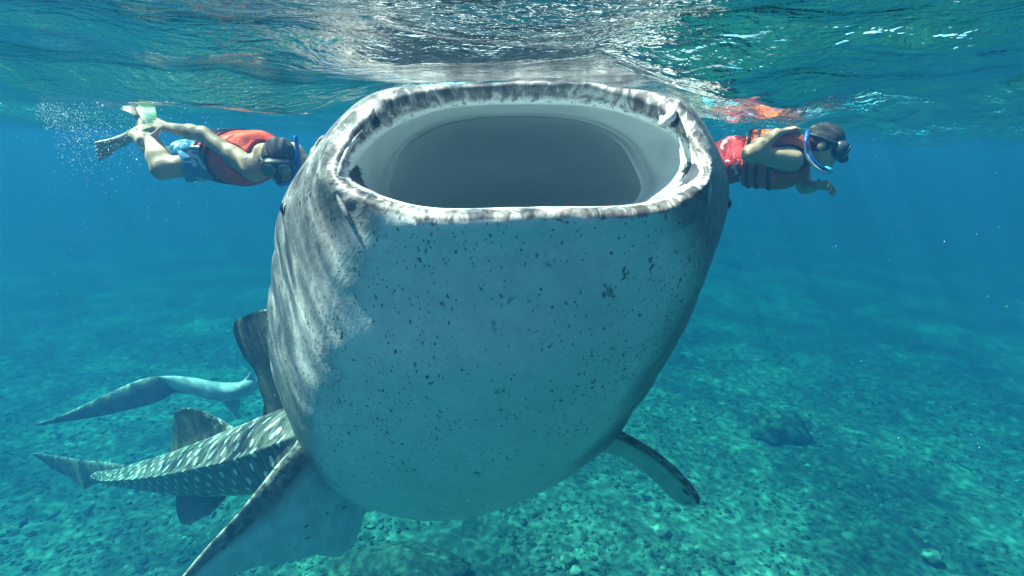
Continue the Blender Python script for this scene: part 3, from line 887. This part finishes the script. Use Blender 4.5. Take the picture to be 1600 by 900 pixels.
def fabric(name, a, b, scale=14.0, lo=0.45, hi=0.55, rough=0.75):
    m, nt, out = new_mat(name)
    k = N(nt); co = k.obj()
    n1 = k.noise(co, scale, 3.0, 0.5, 1.0); n2 = k.noise(co, 45.0, 4.0); n3 = k.noise(co, 18.0, 2.0)
    col = k.mix(k.step(n1.outputs[0], lo, hi), (*a, 1), (*b, 1))
    h = k.math('ADD', n3.outputs[0], k.math('MULTIPLY', n2.outputs[0], 0.25))
    k.principled(out, col, rough, 0.25, k.bump(h, 0.5, 0.012))
    return m

BLACK_RUBBER = simple_mat('black_rubber', (0.012, 0.012, 0.014), (0.03, 0.03, 0.035), 30.0, 0.35, 0.1, 0.002, 0.5)
BLACK_WEB = simple_mat('black_webbing', (0.012, 0.012, 0.016), (0.03, 0.03, 0.035), 60.0, 0.7, 0.3, 0.002)
HAIR_MAT = simple_mat('hair', (0.02, 0.014, 0.011), (0.075, 0.05, 0.038), 60.0, 0.5, 0.6, 0.006)
LENS, _nt, _o = new_mat('mask_lens'); N(_nt).principled(_o, (0.05, 0.09, 0.11, 1), 0.05, 1.0)

def capsule_mesh(a, b, r, n=10):
    a, b = np.asarray(a, float), np.asarray(b, float)
    ax = unit(b - a)
    return tube([a - ax * r * .95, a - ax * r * .7, a, b, b + ax * r * .7, b + ax * r * .95], [r * .25, r * .72, r, r, r * .72, r * .25], n, 3)

def ell_mesh(c, M, r, power=1.0):
    v = ICO4 if len(ICO4) < 3000 else ICO3
    q = np.sign(v) * np.abs(v) ** power
    return (q * np.asarray(r)) @ np.asarray(M) + np.asarray(c), ICO4F.tolist()

def hand(fl, wrist, dirv, palm_n, thumb_side, scale=1.0, curl=0.3):
    """palm and five separate bent fingers grown into the body field"""
    d = unit(dirv); n = np.asarray(palm_n, float); n = unit(n - d * np.dot(n, d)); s = np.cross(d, n) * thumb_side
    w = np.asarray(wrist, float); S_ = scale
    for q in (-0.026, -0.009, 0.009, 0.026):
        fl.capsule(w + d * .015 * S_ + s * q * .6 * S_, w + d * .088 * S_ + s * q * 1.1 * S_, .014 * S_, .0125 * S_, .012)
    for q, L in ((0.032, .066), (0.011, .076), (-0.011, .070), (-0.031, .054)):
        a = w + d * .092 * S_ + s * q * 1.1 * S_
        a2 = a + (d * math.cos(curl) + n * math.sin(curl) + s * q * 2.0) * L * .5 * S_
        a3 = a2 + (d * math.cos(curl * 2.6) + n * math.sin(curl * 2.6)) * L * .5 * S_
        fl.capsule(a, a2, .0105 * S_, .0095 * S_, .006); fl.capsule(a2, a3, .0095 * S_, .008 * S_, .006)
    t0 = w + d * .03 * S_ + s * .028 * S_
    t1 = t0 + (d * .75 + s * .75 + n * .3) * .04 * S_
    t2 = t1 + (d * .95 + s * .25 + n * .35) * .032 * S_
    fl.capsule(t0, t1, .014 * S_, .012 * S_, .01); fl.capsule(t1, t2, .0115 * S_, .009 * S_, .006)

def foot(fl, ankle, toe, sole_n):
    a = np.asarray(ankle, float); t = np.asarray(toe, float); d = unit(t - a); n = np.asarray(sole_n, float); n = unit(n - d * np.dot(n, d)); s = np.cross(d, n)
    L = np.linalg.norm(t - a)
    heel = a - d * .045 + n * .045
    fl.capsule(heel, a, .035, .038, .03)
    for q in (-.024, 0, .024):
        fl.capsule(heel + s * q * .3, a + d * L * .4 + n * .02 + s * q * .6, .031, .021, .02); fl.capsule(a + d * L * .4 + n * .02 + s * q * .6, a + d * L * .7 + n * .03 + s * q * 1.3, .021, .016, .02)
    for i, q in enumerate((.042, .019, 0.0, -.019, -.037)):
        b = a + d * L * .72 + n * .032 + s * q
        fl.capsule(b, b + d * (L * (.33 - .045 * i)) + s * q * .25, .017 if i == 0 else .012, .014 if i == 0 else .0105, .004)

def build_person(J, label, skins, vest_mat, vest_dark, shorts_mat, extra):
    root = empty('person', J['pelvis'], label, 'person', 'snorkellers beside the shark')
    pts = np.array([v for k_, v in J.items() if k_ not in ('face', 'up', 'side', 'belly', 'short_len', 'curl', 'yoke', 'puff', 'straps')])
    h = 0.0075
    fl = Field(pts.min(0) - 0.26, pts.max(0) + 0.26, h)
    pel, che, nek, hd = J['pelvis'], J['chest'], J['neck'], J['head']
    s = unit(J['side']); bel = unit(J['belly'])
    ax = unit(che - pel)
    # torso
    PUFF = J.get('puff', .034)
    def torso(f, infl, k):
        for q in (-1, 1):
            f.capsule(pel + s * q * .075, pel + (che - pel) * .55 + s * q * .07, .105 + infl, .098 + infl, k)
            f.capsule(pel + (che - pel) * .55 + s * q * .07, che + s * q * .085, .098 + infl, .112 + infl, k)
        f.capsule(pel, che, .11 + infl, .125 + infl, k)
    torso(fl, 0, .05)
    fl.capsule(J['sh_n'], J['sh_f'], .062, .062, .05)
    fl.capsule(che, nek, .10, .062, .05)
    fl.capsule(nek, hd, .056, .056, .03)
    for q in ('n', 'f'):
        fl.capsule(J['sh_' + q], J['el_' + q], .055, .042, .035)
        fl.capsule(J['sh_' + q], J['sh_' + q] * .6 + J['el_' + q] * .4, .058, .047, .03)
        m = J['el_' + q] * .65 + J['wr_' + q] * .35
        fl.capsule(J['el_' + q], m, .041, .043, .03); fl.capsule(m, J['wr_' + q], .043, .028, .02)
        fl.capsule(J['hip_' + q], J['kn_' + q], .088, .058, .05)
        m = J['kn_' + q] * .68 + J['an_' + q] * .32
        fl.capsule(J['kn_' + q], m, .056, .060, .035); fl.capsule(m, J['an_' + q], .060, .036, .03)
        foot(fl, J['an_' + q], J['toe_' + q], J['sole_' + q] - J['an_' + q])
        hand(fl, J['wr_' + q], J['hand_' + q] - J['wr_' + q], bel * .6 - s * (1 if q == 'n' else -1) * .5, 1 if q == 'n' else -1, 1.0, J.get('curl', 0.35) if not isinstance(J.get('curl'), np.ndarray) else 0.35)
    # head
    M = frame(J['face'], J['up'])
    r_, f_, u_ = M
    fl.ellipsoid(hd + u_ * .02 - f_ * .012, M, (.077, .098, .092), .02)
    fl.ellipsoid(hd - u_ * .055 + f_ * .028, M, (.058, .066, .062), .035)
    fl.capsule(hd + f_ * .088 + u_ * .005, hd + f_ * .112 - u_ * .032, .012, .017, .014)      # nose
    fl.capsule(hd + f_ * .082 - u_ * .062 - r_ * .018, hd + f_ * .082 - u_ * .062 + r_ * .018, .011, .011, .01)   # lips
    fl.capsule(hd + f_ * .074 - u_ * .098, hd + f_ * .062 - u_ * .095, .022, .024, .02)
    for q in (-1, 1):
        fl.ellipsoid(hd + r_ * q * .080 - f_ * .012 - u_ * .01, M, (.012, .022, .034), .008)
    V, Fq = fl.mesh()
    body = mesh_obj('body', V, Fq, skins, root)
    # ---- clothing as offset shells of the same field
    X = fl.points()
    T = fl.copy(np.full(fl.n, 1.0, np.float32)); torso(T, PUFF, .04)
    T.capsule(che, che + (nek - che) * .75, .13, .095, .04)
    for q in ('n', 'f'): T.capsule(che, J['sh_' + q] * .75 + che * .25 + ax * .02, .10, .085, .04)
    al = (X - pel) @ ax; be = (X - che) @ bel
    Lc = float(np.dot(che - pel, ax))
    cut = np.maximum(T.D, np.maximum(-(al - (Lc * .28)), al - (Lc + .17)))
    for q in ('n', 'f'):
        a = J['sh_' + q]; sd = s * (1 if q == 'n' else -1)
        dd = unit(unit(J['el_' + q] - a) + sd * .8)
        ab = dd * 0.4
        t = np.clip((X - a) @ ab / (ab @ ab), -.1, 1)
        hole = np.linalg.norm(X - a - t[..., None] * ab, axis=-1) - .082
        cut = np.maximum(cut, -hole)
    hole = np.linalg.norm(X - (nek + ax * .05), axis=-1) - .098
    cut = np.maximum(cut, -hole)
    cut = np.maximum(cut, -(fl.D - 0.003))
    v, f = T.copy(cut.astype(np.float32)).mesh()
    vest = mesh_obj('life_vest', v, f, vest_mat, root)
    # dark yoke across the chest, and webbing straps
    sh = T.D
    bb = (X - (che + ax * .05)) @ bel
    yoke = np.maximum(np.maximum(sh - .007, cut - .010), np.maximum(np.maximum(al - (Lc + .15), (Lc + .035) - al - .25 * bb), .05 - bb))
    v, f = T.copy(yoke.astype(np.float32)).mesh()
    if len(v) and J.get('yoke', 1): mesh_obj('chest_panel', v, f, vest_dark, vest)
    for c0 in J.get('straps', (.38, .55, .70)):
        slab = np.abs(al - Lc * c0 - .10 * bb) - .010
        st = np.maximum(np.maximum(sh - .009, cut - .014), slab)
        v, f = T.copy(st.astype(np.float32)).mesh()
        if len(v): mesh_obj('strap', v, f, BLACK_WEB, vest)
    # shoulder strap of the vest, orange tape next to the neck
    # shorts
    G = fl.copy(np.full(fl.n, 1.0, np.float32))
    for q in (-1, 1): G.capsule(pel + s * q * .075, pel + (che - pel) * .5 + s * q * .07, .126, .116, .05)
    g = np.maximum(G.D, al - Lc * .24)
    for q in ('n', 'f'):
        hp = J['hip_' + q]; ln = np.linalg.norm(J['kn_' + q] - hp); td = (J['kn_' + q] - hp) / ln
        tt = (X - hp) @ td
        rad = np.linalg.norm(X - hp - np.clip(tt, 0, 9)[..., None] * td, axis=-1) - (.118 - .03 * np.clip(tt / ln, 0, 1))
        th = np.maximum(np.maximum(rad, tt - ln * J['short_len']), -tt - .09)
        t_ = np.maximum(.03 - np.abs(g - th), 0) / .03
        g = np.minimum(g, th) - t_ * t_ * .0075
    g = np.maximum(g, -(fl.D - .003))
    v, f = G.copy(g.astype(np.float32)).mesh()
    if len(v): mesh_obj('swim_shorts', v, f, shorts_mat, root)
    # hair
    Hh = Field(hd - .2, hd + .2, .006)
    Hh.ellipsoid(hd + u_ * .024 - f_ * .018, M, (.089, .110, .102), .02)
    Hh.capsule(hd - f_ * .05 + u_ * .02, hd - f_ * .085 - u_ * .06, .07, .045, .03)
    XX = Hh.points() - hd
    nz = np.sin(XX @ r_ * 160 + 3 * np.sin(XX @ u_ * 40)) * .003
    hc = np.maximum(Hh.D + nz, np.minimum((XX @ f_) - .035 - .25 * (XX @ u_), .055 - (XX @ u_) + 0.4 * np.maximum(XX @ f_ - .06, 0)))
    v, f = Hh.copy(hc.astype(np.float32)).mesh()
    mesh_obj('hair', v, f, HAIR_MAT, root)
    # diving mask: rubber skirt, frame, two lenses, strap
    mc = hd + f_ * .098 + u_ * .008
    mk = mesh_obj('diving_mask', *ell_mesh(mc - f_ * .016, M, (.086, .046, .054), .72), BLACK_RUBBER, root)
    for q in (-1, 1):
        mesh_obj('lens', *ell_mesh(mc + f_ * .024 + r_ * q * .038, frame(f_ + r_ * q * .12, u_), (.035, .010, .038), .8), LENS, mk)
    mesh_obj('nose_pocket', *ell_mesh(mc + f_ * .022 - u_ * .034, M, (.021, .03, .026)), BLACK_RUBBER, mk)
    ps = [hd + u_ * .022 + r_ * math.sin(a) * .094 - f_ * (.014 - .112 * math.cos(a)) for a in np.linspace(.75, 2 * math.pi - .75, 15)]
    v, f = tube(ps, [.011] * 15, 8, 3)
    mesh_obj('mask_strap', v, f, BLACK_RUBBER, mk)
    extra(root, J, M, hd)
    return root

# ---- right-hand snorkeller
def Jp(**kw): return {k_: (P(*v) if len(v) == 3 and v[0] > 20 else np.asarray(v, float)) for k_, v in kw.items()}

def num(J, **kw):
    J.update(kw); return J

RJ = Jp(pelvis=(1148, 247, 3.22), chest=(1217, 250, 3.10), neck=(1257, 240, 3.06), head=(1288, 228, 3.0),
        sh_n=(1234, 250, 2.93), sh_f=(1246, 262, 3.28), el_n=(1172, 240, 2.84), wr_n=(1214, 208, 2.88), hand_n=(1240, 200, 2.9),
        el_f=(1258, 292, 3.34), wr_f=(1275, 290, 3.14), hand_f=(1290, 290, 3.08),
        hip_n=(1144, 256, 3.13), hip_f=(1146, 243, 3.34), kn_n=(1052, 284, 3.3), kn_f=(1060, 262, 3.55), an_n=(955, 250, 3.5), an_f=(965, 240, 3.75),
        toe_n=(905, 250, 3.55), toe_f=(915, 240, 3.8), sole_n=(955, 235, 3.5), sole_f=(965, 225, 3.75))
RJ['face'] = np.array([.80, -.48, -.36]); RJ['up'] = np.array([.25, .0, 1.0])
RJ['side'] = unit(RJ['sh_n'] - RJ['sh_f']); RJ['belly'] = unit(np.array([.25, -.55, -.8])); RJ['short_len'] = .30
RJ['curl'] = .55; RJ['puff'] = .05; RJ['straps'] = (.40, .58, .84); RJ['yoke'] = 0

ORANGE = fabric('orange_vest_fabric', (0.92, 0.125, 0.012), (0.82, 0.09, 0.01), 6.0, 0.4, 0.65)
RED_PRINT = fabric('red_print_fabric', (0.55, 0.03, 0.035), (0.75, 0.55, 0.52), 16.0, 0.56, 0.62)
DARK_FABRIC = simple_mat('black_vest_fabric', (0.015, 0.02, 0.028), (0.03, 0.035, 0.045), 20.0, 0.75, 0.4, 0.004)
BLUE_TUBE = simple_mat('blue_snorkel', (0.01, 0.10, 0.42), (0.02, 0.14, 0.5), 10.0, 0.25, 0.05, 0.002, 0.5)
WHITE_TUBE = simple_mat('pale_snorkel', (0.55, 0.62, 0.58), (0.7, 0.72, 0.62), 10.0, 0.25, 0.05, 0.002, 0.5)
CYAN_TUBE = simple_mat('cyan_tip', (0.05, 0.42, 0.55), (0.1, 0.55, 0.65), 10.0, 0.25, 0.05, 0.002, 0.5)

def right_extra(root, J, M, hd):
    sn = mesh_obj('snorkel', *tube([P(1296, 266, 2.90), P(1283, 262, 2.885), P(1271, 251, 2.885), P(1262, 236, 2.89), P(1259, 222, 2.9), P(1262, 205, 2.93)], [.013, .013, .0125, .012, .012, .012], 10, 6), BLUE_TUBE, root)
    mesh_obj('tube_stripe', *tube([P(1292, 270, 2.895), P(1279, 265, 2.88), P(1267, 254, 2.88), P(1258.5, 238, 2.885), P(1256, 224, 2.895)], [.008, .009, .009, .009, .007], 8, 6), WHITE_TUBE, sn)
    mesh_obj('mouthpiece', *tube([P(1288, 263.5, 2.895), P(1294, 265.5, 2.895), P(1299, 267.5, 2.895)], [.0155, .0165, .0145], 10, 4), CYAN_TUBE, sn)

build_person(RJ, 'snorkeller in orange vest and red shorts with black mask at right of the shark', skin_mat('tan_skin', (0.62, 0.39, 0.25), (0.50, 0.30, 0.18)), ORANGE, DARK_FABRIC, RED_PRINT, right_extra)

# ---- left-hand snorkeller
LJ = Jp(pelvis=(330, 240, 3.36), chest=(392, 247, 3.2), neck=(426, 242, 2.98), head=(437, 252, 2.90),
        sh_n=(398, 265, 3.02), sh_f=(458, 240, 3.3), el_n=(317, 210, 3.02), wr_n=(262, 199, 3.08), hand_n=(238, 192, 3.1),
        el_f=(486, 270, 3.3), wr_f=(492, 236, 3.45), hand_f=(498, 226, 3.5),
        hip_n=(338, 252, 3.22), hip_f=(336, 242, 3.47), kn_n=(254, 264, 3.06), kn_f=(252, 243, 3.5), an_n=(234, 207, 3.14), an_f=(212, 212, 3.58),
        toe_n=(226, 178, 3.2), toe_f=(150, 239, 3.5), sole_n=(215, 207, 3.14), sole_f=(203, 201, 3.7))
LJ['face'] = np.array([.22, -.86, -.45]); LJ['up'] = np.array([.1, -.3, .95])
LJ['side'] = unit(LJ['sh_n'] - LJ['sh_f']); LJ['belly'] = unit(np.array([.45, -.5, -.75])); LJ['short_len'] = .66
LJ['curl'] = .3; LJ['yoke'] = 0

RED_VEST = fabric('red_vest_fabric', (0.88, 0.06, 0.015), (0.7, 0.045, 0.012), 6.0, 0.4, 0.65)
BLUE_PRINT = fabric('blue_print_fabric', (0.05, 0.22, 0.42), (0.55, 0.68, 0.72), 15.0, 0.5, 0.56)
FIN_GREEN = simple_mat('green_fin_rubber', (0.06, 0.13, 0.06), (0.16, 0.24, 0.10), 14.0, 0.4, 0.2)
STRAP_YELLOW = simple_mat('yellow_fin_strap', (0.35, 0.42, 0.06), (0.5, 0.55, 0.12), 20.0, 0.4, 0.1)

def left_extra(root, J, M, hd):
    mm = hd + M[1] * .10 - M[2] * .062
    mesh_obj('snorkel', *tube([mm, mm + M[1] * .022 - M[2] * .006, mm + M[1] * .012 - M[0] * .05 - M[2] * .006, hd - M[0] * .095 + M[1] * .05 - M[2] * .02, hd - M[0] * .105 + M[1] * .02 + M[2] * .07, hd - M[0] * .10 - M[1] * .02 + M[2] * .15], [.014, .013, .012, .011, .011, .011], 10, 6), BLUE_TUBE, root)
    o = fin_mesh('swim_fin', [(P(228, 203, 3.12), P(246, 196, 3.16)), (P(222, 190, 3.14), P(246, 184, 3.2)), (P(205, 178, 3.16), P(243, 172, 3.24)), (P(186, 171, 3.18), P(238, 163, 3.28)), (P(176, 168, 3.2), P(230, 158, 3.3))], FIN_GREEN, root, thick=.012, nspan=20)
    a = J['an_n']; d = unit(J['kn_n'] - a); e = unit(np.cross(d, [0, 1, 0])); g = np.cross(d, e)
    mesh_obj('fin_strap', *tube([a + d * .01 + (e * math.cos(t) + g * math.sin(t)) * .043 for t in np.linspace(0, 2 * math.pi, 13)], [.009] * 13, 8, 3), STRAP_YELLOW, o)

build_person(LJ, 'snorkeller in red vest and blue print shorts kicking at left of the shark', skin_mat('brown_skin', (0.52, 0.32, 0.20), (0.42, 0.25, 0.15)), RED_VEST, DARK_FABRIC, BLUE_PRINT, left_extra)

# ================================================================== BUBBLES AND DRIFTING SPECKS
def spheres(name, pts, rad, mat, label):
    v, f = (ICO1, ICO1F)
    n = len(pts)
    V = v[None] * rad[:, None, None] + pts[:, None, :]
    Fc = f[None] + (np.arange(n) * len(v))[:, None, None]
    o = mesh_obj(name, V.reshape(-1, 3), Fc.reshape(-1, 3), mat)
    tag(o, label, kind='stuff')

def build_bubbles():
    r = np.random.default_rng(5)
    pts = []; rad = []
    for i in range(1900):
        t = r.random() ** 1.2
        px = 55 + 60 * t + abs(r.normal(0, 1)) * (25 + 80 * t); py = 160 + 95 * t + r.normal(0, 10 + 10 * t) - 0.16 * max(px - 90, 0)
        if py < 160: py = 160 + r.random() * 30
        pts.append(P(px, py, 2.9 + r.normal(0, .3))); rad.append(0.0014 * math.exp(r.normal(0, .5)))
    for i in range(330):                                  # a thinner trail below the swimmer
        px = r.normal(190, 80); py = 190 + abs(r.normal(0, 75))
        pts.append(P(px, py, 2.8 + r.normal(0, .4))); rad.append(0.0012 * math.exp(r.normal(0, .4)))
    pts = np.array(pts); rad = np.array(rad)
    k_ = pts[:, 2] < -0.03
    m, nt, out = new_mat('bubble'); k = N(nt)
    k.principled(out, (0.85, 0.88, 0.9, 1), 0.15, 0.6)
    spheres('bubbles', pts[k_], rad[k_], m, 'small silvery air bubbles trailing from the kicking feet')
    m2, nt, out = new_mat('drifting_speck'); k = N(nt)
    k.principled(out, (0.7, 0.7, 0.62, 1), 0.8, 0.2)
    n = 700
    d = 0.9 + 3.2 * r.random(n) ** 1.5
    pts = np.array([P(r.uniform(-40, 1640), r.uniform(200, 930), q) for q in d])
    rad = 0.00032 * d * np.exp(r.normal(0, .45, n))
    spheres('plankton', pts, rad, m2, 'pale specks drifting in the water')

build_bubbles()

# ================================================================== HAZE (the body of water)
def build_haze():
    m, nt, out = new_mat('haze')
    pv = nt.nodes.new('ShaderNodeVolumePrincipled')
    pv.inputs['Color'].default_value = (0.0040, 0.0224, 0.0524, 1)
    pv.inputs['Absorption Color'].default_value = (0.3581, 0.7482, 0.7299, 1)
    pv.inputs['Density'].default_value = 0.5
    pv.inputs['Anisotropy'].default_value = 0.15
    nt.links.new(pv.outputs[0], out.inputs['Volume'])
    x0, x1, y0, y1, z0, z1 = -210, 210, -80, 230, SEABED_Z - 1.6, 0.45
    v = [(x, y, z) for z in (z0, z1) for y in (y0, y1) for x in (x0, x1)]
    f = [(0, 2, 3, 1), (4, 5, 7, 6), (0, 1, 5, 4), (2, 6, 7, 3), (0, 4, 6, 2), (1, 3, 7, 5)]
    o = mesh_obj('haze', v, f, m, smooth=False)
    tag(o, 'blue water between the camera and the far sea', kind='stuff')

build_haze()
